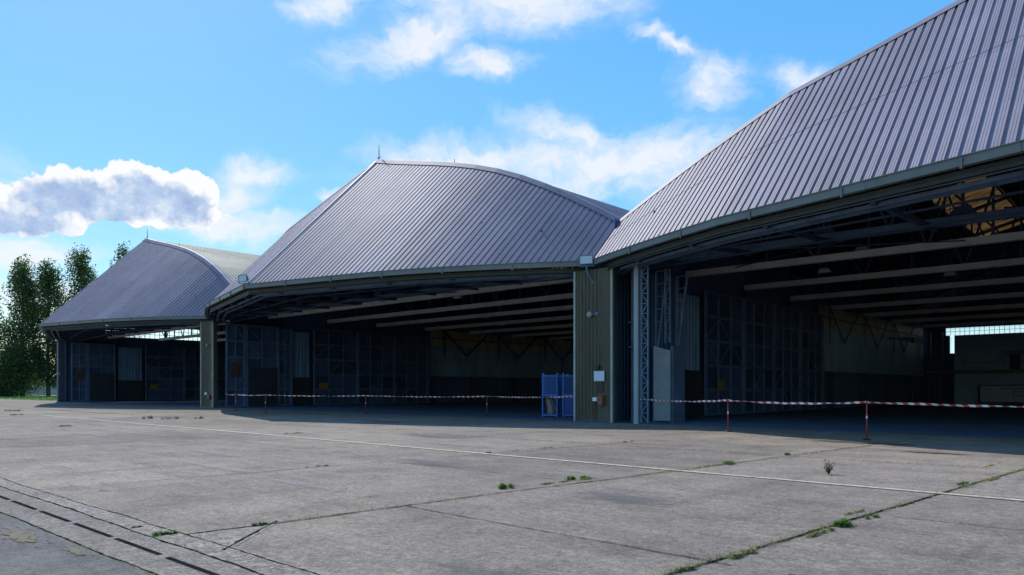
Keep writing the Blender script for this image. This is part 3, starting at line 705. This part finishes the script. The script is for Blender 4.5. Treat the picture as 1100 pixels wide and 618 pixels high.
rack(2.86,41.3,.72,'right blue metal rack half hidden behind the green pier in the middle hangar',False)
rack(2.62,43.0,.6,'low set blue rack standing behind and between the two front blue racks',False)
b=MB();b.add([],[])
pts=[(1.98,41.7,1.05),(2.05,41.62,.85),(2.15,41.6,.55),(2.20,41.6,.3),(2.18,41.6,.16)]
b.tube(pts,[.13,.16,.2,.22,.24],10);o=b.build('beige_roll',M['beige'],smooth=True);tag(o,'beige bent roll of sheeting slumped in the left blue rack','roll')
b=MB();b.tube([(2.15,41.75,1.0),(2.3,41.75,.7),(2.42,41.72,.35),(2.42,41.72,.16)],[.09,.12,.14,.15],10);o=b.build('beige_sack',M['beige'],smooth=True);tag(o,'narrow beige sack beside the bent roll in the left blue rack','sack')

# ---------------------------------------------------------------- barrier
def post(x,y,hgt,label,first=[None]):
    if first[0] is None:
        r=empty('barrier_post',(0,0,0))
        b=MB();b.tube([(0,0,.03),(0,0,1.17)],.022,10);b.tube([(0,0,1.17),(0,0,1.2)],.03,10);b.build('pole',M['red'],r,smooth=True)
        b=MB();b.tube([(0,0,.0),(0,0,.02),(0,0,.05)],[.13,.12,.04],14);b.build('base',M['black'],r)
        b=MB();b.tube([(0,0,.66),(0,0,.74)],.026,10);b.build('sleeve',M['white'],r);first[0]=r
    else:r=copy_tree(first[0])
    r.location=(x,y,0);r.scale=(1,1,hgt/1.2);tag(r,label,'post','barrier posts holding the striped tape');return r
PT=[(10.95,22.7,1.22,'nearest red barrier post at the far right in front of the right hangar'),
    (7.93,27.0,1.22,'red barrier post in the left part of the right hangar opening'),
    (-1.46,42.8,1.17,'red barrier post left of the blue racks in the middle hangar opening'),
    (-9.2,46.3,1.18,'red barrier post in the centre of the middle hangar opening'),
    (-15.75,47.0,1.22,'red barrier post near the left end of the middle hangar opening'),
    (-19.9,53.0,1.2,'smallest thin barrier post close to the left pier of the middle hangar')]
for p in PT:post(*p)
post(17.5,14.6,1.22,'red barrier post beyond the right edge of the view by the right hangar')
def tape(pts,sag,label,w=.068,twist=True):
    b=MB();uvs=[];pos=0;v=[];sgs=[]
    P=[]
    for i,(p,q) in enumerate(zip(pts[:-1],pts[1:])):
        p=Vector(p);q=Vector(q);n=48
        for k in range(n+(1 if i==len(pts)-2 else 0)):
            t=k/n;c=p.lerp(q,t);c.z-=sag*4*t*(1-t)+.006*math.sin(t*31);P.append(c)
    ln=[0]
    for p,q in zip(P[:-1],P[1:]):ln.append(ln[-1]+(q-p).length)
    for i,c in enumerate(P):
        d=(P[min(i+1,len(P)-1)]-P[max(i-1,0)]).normalized();s=d.cross(Vector((0,0,1))).normalized();u=s.cross(d)
        an=.7*math.sin(ln[i]*1.1)+.5*math.sin(ln[i]*2.7+1);dv=(u*math.cos(an)+s*math.sin(an))*w/2
        v+=[c-dv,c+dv]
    b.add(v,[(2*i,2*i+2,2*i+3,2*i+1) for i in range(len(P)-1)])
    o=b.build('barrier_tape',M['tape']);uvl=o.data.uv_layers.new(name='UVMap')
    for poly in o.data.polygons:
        for li,vi in zip(poly.loop_indices,poly.vertices):uvl.data[li].uv=(ln[vi//2],vi%2*w*1.0)
    md=o.modifiers.new('t','SOLIDIFY');md.thickness=.003
    return tag(o,label,'barrier tape','striped tapes across the hangar openings')
tape([(5.75,33.0,1.12),(7.93,27.0,1.16),(10.95,22.7,1.17),(17.5,14.6,1.18)],.07,'red and white tape strung low across the right hangar opening')
tape([(-23.2,59.5,1.16),(-19.9,53.0,1.16),(-15.75,47.0,1.18),(-9.2,46.3,1.14),(-1.46,42.8,1.13),(3.0,36.2,1.2)],.05,'red and white tape strung low across the middle hangar opening')

# ---------------------------------------------------------------- weeds in the joints
def G(x,y):
    Z=1264/(y-417.3);return ((x-550)*Z/790,Z)
def tuft(pos,n,rx,ry,hh,mat,label,rot=math.pi/2-TH-.09,cat='weed',leafy=False):
    rr=random.Random(int(pos[0]*977+pos[1]*131));b=MB()
    if mat is M['dry']:rx,ry,hh=rx*1.5,ry*.6,hh*.7
    n=int(n*1.6);cc=[(rr.uniform(-.8,.8),rr.uniform(-.6,.6),rr.uniform(.12,.45)) for _ in range(7)]
    for i in range(n):
        t=rr.uniform(0,6.283);q=abs(rr.gauss(0,.6));cx,cy,cs=rr.choice(cc);u=rx*(cx+cs*q*math.cos(t));v=ry*(cy+cs*q*math.sin(t)*1.6)
        h=hh*rr.uniform(.35,1)*(1-.4*min(q,1.5))*(.6+cs);ln=h*rr.uniform(.2,.9);an=rr.uniform(0,6.283);w=rr.uniform(.003,.007)*(3 if leafy else 1)
        dx,dy=math.cos(an),math.sin(an);p0=Vector((u,v,0));p1=Vector((u+dx*ln*.35,v+dy*ln*.35,h*.65));p2=Vector((u+dx*ln,v+dy*ln,h*rr.uniform(.7,1)))
        s=Vector((-dy,dx,0))*w
        b.add([p0-s,p0+s,p1+s*.9,p1-s*.9,p2],[(0,1,2,3),(3,2,4)])
    o=b.build('weed_tuft',mat);o.location=(pos[0],pos[1],.006);o.rotation_euler=(0,0,rot);return tag(o,label,cat,'weeds growing from the apron joints')
T=M['tuft'];Dm=M['dry']
TL=[((545,525),260,.16,.10,.12,T,'bright green weed tuft on the middle slab joint left of the picture centre'),
((609,518),300,.45,.07,.07,Dm,'yellowish low weed strip on the joint below the yellow line near the centre'),
((611,516),160,.14,.06,.10,T,'small green clump in the middle of the yellowish weed strip near the centre'),
((628,514.5),140,.14,.05,.09,T,'right hand green clump at the end of the yellowish weed strip near the centre'),
((782,499),240,.30,.12,.11,T,'green weed patch above the yellow line in front of the right hangar posts'),
((763,501),160,.35,.08,.06,Dm,'dry fringe left of the green weed patch above the yellow line'),
((845,489),120,.12,.08,.09,T,'small weed on the joint leading to the farther right barrier post'),
((1035,520.5),160,.22,.06,.07,T,'flat weed patch above the right end of the yellow line'),
((908,565),420,.17,.09,.11,T,'dense green tuft on the long joint at lower right'),
((882,573),420,.30,.08,.08,Dm,'pale dry grass strip left of the dense green tuft at lower right'),
((938,556),260,.16,.06,.08,Dm,'dry tuft right of the dense green tuft on the long joint'),
((920,551),160,.20,.04,.05,Dm,'thin dry wisps above the long joint at lower right'),
((797,597),420,.15,.07,.08,Dm,'dry yellow tuft on the long joint near the bottom edge'),
((735,613),380,.14,.06,.07,Dm,'lowest dry tuft at the bottom edge right of centre'),
((1062,517),260,.55,.06,.07,Dm,'dry grass line on the joint at the right edge of the view'),
((178,574.5),260,.13,.07,.06,T,'flat green weed beside the drain at lower left'),
((148,567),120,.05,.04,.04,Dm,'tiny dry weed left of the flat green weed by the drain'),
((280,565),200,.07,.04,.09,Dm,'small yellow tuft where two joints meet at lower left'),
((372,537),90,.5,.03,.03,Dm,'sparse dry wisps on the slab left of the bright green tuft'),
((343,501.5),120,.22,.06,.06,Dm,'thin brownish weed patch on the slabs left of centre'),
((524,487),90,.14,.06,.08,Dm,'small weed on the yellow line left of centre'),
((578,482.5),150,.8,.08,.07,Dm,'dry weed row crossing above the yellow line near the centre'),
((675,475),120,.22,.1,.10,Dm,'small dry weed in front of the green pier'),
((316,466),120,.40,.15,.12,Dm,'small dark weed at the left start of the clear yellow line'),
((158,450),100,.3,.2,.28,M['weed'],'upright weed on the far slabs in front of the left hangar'),
((183,450.5),100,.5,.2,.24,M['weed'],'wider weed on the far slabs in front of the left hangar'),
((214,450),80,.3,.2,.24,M['weed'],'upright weed near the farther green pier'),
((14,442),160,.8,.5,.25,T,'low weed mound at the far left edge of the apron'),
((20,446),110,.5,.3,.16,M['weed'],'dark low weed below the mound at the far left edge'),
((66,458.5),100,.5,.2,.12,M['weed'],'flat dark weed on the far left slabs'),
((1068,500),90,.4,.1,.05,Dm,'faint dry patch close to the right hangar shadow'),
]
for (px,n,rx,ry,hh,mt,lb) in TL: tuft(G(*px),n,rx,ry,hh,mt,lb)
jg=MB();rr=random.Random(77)
def jointgrass(a0,b0,a1,b1,n,h,frag=.5):
    cs=[rr.random() for _ in range(9)]
    for i in range(n):
        t=rr.choice(cs)+rr.gauss(0,.035) if rr.random()<frag else rr.random()
        if not 0<=t<=1:continue
        p=W(a0+(a1-a0)*t+rr.gauss(0,.025),b0+(b1-b0)*t+rr.gauss(0,.02));hh=h*rr.uniform(.2,1);an=rr.uniform(0,6.28);q=Vector((p.x,p.y,.005))
        s=Vector((math.cos(an),math.sin(an),0))*rr.uniform(.002,.006)
        jg.add([q-s,q+s,q+Vector((rr.uniform(-.6,.6)*hh,rr.uniform(-.6,.6)*hh,hh))],[(0,1,2)])
jointgrass(17.16,-24.9,19.06,-2,1500,.06,.85);jointgrass(12.55,-24.9,14.75,-2,1500,.05,.85);jointgrass(12.8,-22.05,17.6,-22.2,160,.03);jointgrass(17.95,-18.5,33,-18.4,400,.04,.8)
jointgrass(-10,-11.2,33,-11.3,2400,.06);jointgrass(-40,-4.2,30,-4.3,2600,.08);jointgrass(-60,-11.2,-10,-11.2,2000,.10);jointgrass(0,-25.86,20,-25.86,400,.03,.8);jointgrass(0,-25.2,20,-25.2,200,.03)
tag(jg.build('joint_grass',M['dry']),'thin dry grass blades growing in the slab joints','grass',kind='stuff')
# the one leafy upright weed
gx,gy=G(890,510);r=empty('leafy_weed',(gx,gy,.006));tag(r,'dark leafy upright weed standing alone above the yellow line','weed')
b=MB();rr=random.Random(5)
lf=MB()
for i in range(9):
    an=rr.uniform(0,6.283);le=rr.uniform(.06,.2);h=rr.uniform(.13,.32);p=Vector((math.cos(an)*le,math.sin(an)*le,h));b.tube([(0,0,0),p*.5+Vector((0,0,.02)),p],[.006,.005,.003],5)
    for k in range(16):
        t=rr.uniform(.15,1);c=p*t+Vector((rr.uniform(-.02,.02),rr.uniform(-.02,.02),rr.uniform(-.01,.02)));d=Vector((rr.uniform(-1,1),rr.uniform(-1,1),rr.uniform(-.2,.7))).normalized()*rr.uniform(.03,.06);s=d.cross(Vector((0,0,1))).normalized()*.014
        lf.add([c,c+d*.5+s,c+d,c+d*.5-s],[(0,1,2,3)])
b.build('stem',M['weed'],r);lf.build('leaves',M['weed'],r)

# ---------------------------------------------------------------- trees and surroundings at far left
def tree(x,y,H,rad_,label,seed,kind='poplar',lobes=26,leaves=9000,low=.12,size=.46,lean=0):
    rr=random.Random(seed);r=empty('poplar_tree' if kind=='poplar' else 'leafy_tree',(x,y,0));tag(r,label,'tree','trees beyond the left hangar')
    b=MB();b.tube([(0,0,-.2),(rr.uniform(-.2,.2),0,H*.35),(lean*.5,0,H*.7),(lean,0,H*.95)],[.42,.3,.18,.04],8)
    cl=[]
    for i in range(lobes):
        t=low+(1-low)*(i+.5)/lobes;z=H*t
        prof=math.sin(math.pi*min(1,(t-low)/(1-low)*.92+.06))**.55*(1.0 if t<.75 else .85)
        for k in range(3):
            an=rr.uniform(0,6.283);d=rad_*prof*rr.uniform(.25,.9);c=Vector((math.cos(an)*d+lean*t,math.sin(an)*d,z+rr.uniform(-.5,.5)))
            s=rad_*rr.uniform(.28,.48);cl.append((c,s));b.tube([(lean*t*.8,0,z-1.6),c],[.1,.03],5)
    b.build('trunk',M['bark'],r)
    f=MB();per=leaves//len(cl)
    for c,s in cl:
        for j in range(per):
            d=Vector((rr.gauss(0,1),rr.gauss(0,1),rr.gauss(0,1)));d.normalize();q=c+Vector((d.x*s,d.y*s,d.z*s*1.5))*(rr.random()**.4)
            u=Vector((rr.uniform(-1,1),rr.uniform(-1,1),rr.uniform(-1,1))).normalized();w=u.cross(Vector((rr.uniform(-1,1),rr.uniform(-1,1),rr.uniform(-1,1)))).normalized();k=size*rr.uniform(.5,1.1)
            f.add([q-u*k*.5,q+w*k*.35,q+u*k*.5,q-w*k*.35],[(0,1,2,3)])
    f.build('crown',M['poplar'] if kind=='poplar' else M['bush'],r)
tree(-99.8,150,26.6,4.4,'leftmost tall poplar with a forked top at the edge of the photo',3,lobes=24,leaves=17000)
tree(-95.2,151,26.0,4.3,'second tall dark poplar merging with the leftmost one beside the left hangar',4,lobes=26,leaves=17000)
tree(-89.0,152,29.2,4.8,'tall poplar with rounded top just left of the left hangar roof',5,lobes=26,leaves=15000)
tree(-80.6,153,30.,4.0,'poplar top showing above the left hangar roof slope',6,lobes=24,leaves=11000)
tree(-106.5,149,18,4.6,'lower dark tree cut by the left edge of the photo',8,kind='poplar',leaves=11000,lobes=16,low=.05)
tree(-92.5,160,15,5.2,'bright green bushy tree between the tall poplars',9,kind='leafy',leaves=9000,lobes=14,low=.05)
tree(-110,165,12,5,'low bright green tree behind the leftmost poplar',10,kind='leafy',leaves=6000,lobes=10,low=.05)
tree(-99.5,146,9,4.6,'dark dense shrub wrapped round the foot of the leftmost poplars',12,kind='poplar',leaves=10000,lobes=8,low=.02)
tree(-88,158,11,4.6,'leafy green tree beside the jamb of the left hangar',13,kind='leafy',leaves=8000,lobes=10,low=.03)
# distant hedge as one mass
hb=MB();rr=random.Random(2)
for i in range(9000):
    x=rr.uniform(-165,-70);y=205+rr.uniform(-4,4);z=rr.uniform(0,6+1.6*math.sin(x*.3)+math.sin(x*.9))
    u=Vector((rr.uniform(-1,1),rr.uniform(-1,1),rr.uniform(-1,1))).normalized();w=u.orthogonal().normalized();k=rr.uniform(.3,.7)
    q=Vector((x,y,z));hb.add([q-u*k,q+w*k*.6,q+u*k,q-w*k*.6],[(0,1,2,3)])
tag(hb.build('distant_hedge',M['bush']),'distant green hedge beyond the fence at the far left','hedge',kind='stuff')
# chain-link fence in front of hedge
r=empty('mesh_fence',(-150,165,0));tag(r,'low grey wire fence behind the poplars at the far left','fence')
for k in range(30):
    b=MB();b.bar((k*3,0,0),(k*3,0,2.1),.09);b.build('fence_post',M['fence'],r)
b=MB()
for z in(.1,.7,1.35,2.05):b.bar((0,0,z),(87,0,z),.03)
for k in range(290):b.bar((k*.3,0,.1),(k*.3,0,2.05),.012)
b.build('wire_mesh',M['fence'],r)
r=empty('small_shed',(-118,185,0));tag(r,'small pale shed glimpsed behind the fence at the far left','shed')
b=MB();b.box(-5,5,-3,3,0,3.2);b.build('wall',M['shed'],r)
b=MB();b.add([(-5.4,-3.4,3.1),(5.4,-3.4,3.1),(5.4,0,4.4),(-5.4,0,4.4),(5.4,3.4,3.1),(-5.4,3.4,3.1)],[(0,1,2,3),(3,2,4,5),(0,3,5),(1,4,2)]);b.build('roof',M['shedroof'],r)
b=MB();b.box(-3,-1.5,-3.05,-3.0,1,2.2);b.build('window',M['leafdark'],r)
# short grass of the verge
gb=MB();rr=random.Random(11)
for i in range(9000):
    a=rr.uniform(-140,-79.6);c=rr.uniform(1.5,45);p=W(a,c)
    if a>-86 and c<7:continue
    w=rr.uniform(.05,.12);h=rr.uniform(.06,.2);an=rr.uniform(0,3.14);d=Vector((math.cos(an)*w,math.sin(an)*w,0));q=Vector((p.x,p.y,0))
    gb.add([q-d,q+d,q+Vector((rr.uniform(-.06,.06),0,h))],[(0,1,2)])
tag(gb.build('verge_grass',M['tuft']),'short green grass of the verge left of the left hangar','grass',kind='stuff')

# ---------------------------------------------------------------- light, sky, camera
SUN_EL=rad(43.5);SUN_AZ=math.atan2(-.5,.86)      # azimuth from +Y, negative = to the left
S=Vector((math.sin(SUN_AZ)*math.cos(SUN_EL),math.cos(SUN_AZ)*math.cos(SUN_EL),math.sin(SUN_EL)))
l=bpy.data.lights.new('sun','SUN');l.energy=4.2;l.angle=rad(.6);l.color=(1,.96,.91);o=bpy.data.objects.new('sun',l);col.objects.link(o)
o.rotation_euler=(-S).to_track_quat('-Z','Y').to_euler();o.location=(0,0,60)
w=bpy.data.worlds.new("World");sc.world=w;w.use_nodes=True;nt=w.node_tree;bg=nt.nodes['Background']
sky=nt.nodes.new('ShaderNodeTexSky');sky.sky_type='NISHITA';sky.sun_disc=False;sky.sun_elevation=SUN_EL;sky.sun_rotation=SUN_AZ
sky.air_density=1.0;sky.dust_density=.15;sky.ozone_density=2.2;sky.altitude=50
STR=.115
hs=nt.nodes.new('ShaderNodeHueSaturation');hs.inputs['Saturation'].default_value=1.30;hs.inputs['Value'].default_value=1.2;hs.inputs['Hue'].default_value=.49;nt.links.new(sky.outputs[0],hs.inputs['Color'])
sb=nt.nodes.new('ShaderNodeSeparateColor');nt.links.new(hs.outputs[0],sb.inputs[0])
vs_=nt.nodes.new('ShaderNodeVectorMath');vs_.operation='SCALE';nt.links.new(hs.outputs[0],vs_.inputs[0])
nt.links.new(math_(nt,'MULTIPLY',math_(nt,'POWER',math_(nt,'MAXIMUM',sb.outputs[2],.5),-.62),4.3),vs_.inputs['Scale'])
skyc=vs_.outputs[0]
tc=nt.nodes.new('ShaderNodeTexCoord').outputs['Generated']
sx=nt.nodes.new('ShaderNodeSeparateXYZ');nt.links.new(tc,sx.inputs[0])
az=math_(nt,'ARCTAN2',sx.outputs[0],sx.outputs[1]);el=math_(nt,'ARCSINE',sx.outputs[2])
cb=nt.nodes.new('ShaderNodeCombineXYZ');nt.links.new(az,cb.inputs[0]);nt.links.new(el,cb.inputs[1]);AE=cb.outputs[0]
def warp(vec,scale,amt,detail=6,loc=(0,0,0)):
    n=nt.nodes.new('ShaderNodeTexNoise');n.inputs['Scale'].default_value=scale;n.inputs['Detail'].default_value=detail;n.inputs['Roughness'].default_value=.6
    nt.links.new(mapv(nt,vec,loc=loc),n.inputs['Vector'])
    s=nt.nodes.new('ShaderNodeVectorMath');s.operation='SUBTRACT';nt.links.new(n.outputs['Color'],s.inputs[0]);s.inputs[1].default_value=(.5,.5,.5)
    m=nt.nodes.new('ShaderNodeVectorMath');m.operation='SCALE';nt.links.new(s.outputs[0],m.inputs[0]);m.inputs['Scale'].default_value=amt
    a=nt.nodes.new('ShaderNodeVectorMath');a.operation='ADD';nt.links.new(vec,a.inputs[0]);nt.links.new(m.outputs[0],a.inputs[1]);return a.outputs[0]
def px(x,y):
    A=math.atan((x-550)/790);return A,math.atan((417.3-y)/790*math.cos(A))
def ell(vec,x,y,rx,ry,rot=0):
    """soft ellipse in sky angles, 1 at the centre, 0 at the rim"""
    A,E=px(x,y);k=1/790
    v=mapv(nt,vec,loc=(-A,-E,0));v=mapv(nt,v,(1/(rx*k),1/(ry*k),1),rot=(0,0,0)) if not rot else mapv(nt,mapv(nt,v,rot=(0,0,rot)),(1/(rx*k),1/(ry*k),1))
    ln=nt.nodes.new('ShaderNodeVectorMath');ln.operation='LENGTH';nt.links.new(v,ln.inputs[0])
    return math_(nt,'SUBTRACT',1,ln.outputs['Value'],clamp=False)
def mx(l):
    o=l[0]
    for q in l[1:]:o=math_(nt,'SMOOTH_MAX',o,q,.25)
    return o
wc=warp(warp(warp(AE,13,.030,2),45,.016,3),110,.007,4)
cum=mx([ell(wc,30,225,52,20),ell(wc,60,205,34,17),ell(wc,98,206,42,22),ell(wc,152,196,34,24),ell(wc,205,206,30,22),ell(wc,25,240,50,13),ell(wc,120,222,90,17),ell(wc,185,224,48,20),ell(wc,-60,215,70,30)])
def billow(v,sc_,amp,loc):
    vn=nt.nodes.new('ShaderNodeTexVoronoi');vn.feature='SMOOTH_F1';vn.inputs['Scale'].default_value=sc_;vn.inputs['Smoothness'].default_value=.25
    nt.links.new(mapv(nt,v,loc=loc),vn.inputs['Vector']);return math_(nt,'MULTIPLY',math_(nt,'SUBTRACT',.42,vn.outputs['Distance']),amp)
lump=math_(nt,'ADD',math_(nt,'ADD',billow(wc,30,.9,(1.3,2.2,0)),billow(wc,80,.5,(4,2,0))),billow(wc,170,.22,(7,7,0)))
cum=math_(nt,'ADD',math_(nt,'MULTIPLY',cum,1.5),math_(nt,'MULTIPLY',lump,.60))
cumd=ramp(nt,cum,[(0.02,0.),(.13,1.)])
cd2=mx([ell(wc,95,220,66,20),ell(wc,175,217,46,21),ell(wc,10,236,52,12),ell(wc,145,203,28,16),ell(wc,95,205,26,12)])
body=ramp(nt,math_(nt,'ADD',math_(nt,'ADD',cd2,math_(nt,'MULTIPLY',lump,-.55)),math_(nt,'MULTIPLY',math_(nt,'SUBTRACT',noise(nt,AE,42,6,.6),.5),.5)),[(-.12,0.),(.42,1.)])
ws=warp(warp(mapv(nt,AE,(1,1,1)),5,.12,5,(3,1,0)),24,.03,7,(1,7,0))
cir=mx([ell(ws,560,2,200,42,0),ell(ws,450,45,150,30,-.35),ell(ws,525,72,60,24,0),ell(ws,360,5,80,26,-.4),ell(ws,640,175,270,42,.0),ell(ws,715,52,60,12,.35),ell(ws,768,95,60,38,0),
   ell(ws,700,180,170,50,.1),ell(ws,480,178,150,26,0),ell(ws,620,150,120,30,.2),ell(ws,860,85,52,22,.35),ell(ws,245,215,65,32,-.2),ell(ws,250,250,130,30,0),ell(ws,265,195,60,22,0),ell(ws,10,275,90,26,0),ell(ws,345,213,20,8,0),ell(ws,265,190,28,12,0),ell(ws,60,330,160,30),ell(ws,560,205,250,24,0),
   ell(ws,1400,150,220,90,.2),ell(ws,1600,-200,400,120,.2),ell(ws,-300,100,300,60,.2),ell(ws,-250,300,200,50,0)])
ns=noise(nt,mapv(nt,ws,(1,2.2,1)),14,9,.62)
cird=ramp(nt,math_(nt,'ADD',math_(nt,'MULTIPLY',cir,1.1),math_(nt,'MULTIPLY',math_(nt,'SUBTRACT',ns,.5),2.3)),[(-.25,0.),(1.35,.92)])
cird=math_(nt,'MULTIPLY',cird,ramp(nt,cir,[(0.,0.),(.6,.95)]))
# scattered clouds over the rest of the sky, away from the photographed part
bl=noise(nt,mapv(nt,tc,(1,1,2.2)),2.6,8,.6)
beh=math_(nt,'LESS_THAN',sx.outputs[1],.1)
oth=math_(nt,'MULTIPLY',ramp(nt,bl,[(.5,0.),(.66,.8)]),ramp(nt,math_(nt,'MULTIPLY',sx.outputs[1],-1),[(0,0.),(.3,1.)]))
white=tuple(v/STR*1.0 for v in (.93,.95,.99));grey=tuple(v/STR for v in (.42,.54,.78))
c=mix(nt,cird,skyc,white);c=mix(nt,oth,c,white)
gn=noise(nt,AE,30,7,.65)
greyc=ramp(nt,gn,[(.3,(.33,.46,.74)),(.52,(.48,.62,.86)),(.75,(.85,.93,1.0))]);gs=nt.nodes.new('ShaderNodeVectorMath');gs.operation='SCALE';nt.links.new(greyc,gs.inputs[0]);gs.inputs['Scale'].default_value=1/STR
c=mix(nt,cumd,c,mix(nt,body,tuple(v/STR for v in (.98,.99,1.02)),gs.outputs[0]))
nt.links.new(c,bg.inputs[0]);bg.inputs[1].default_value=STR
cam=bpy.data.cameras.new('camera');co=bpy.data.objects.new('camera',cam);col.objects.link(co);sc.camera=co
co.location=(0,0,1.6);co.rotation_euler=(rad(90),0,0);cam.sensor_width=36;cam.lens=790/1100*36;cam.shift_y=(417.3-309)/1100;cam.clip_end=5000;cam.clip_start=.1
sc.view_settings.view_transform='Standard';sc.view_settings.look='None';sc.view_settings.exposure=0;sc.view_settings.gamma=1
sc.render.engine='CYCLES';sc.cycles.max_bounces=8;sc.cycles.use_denoising=True
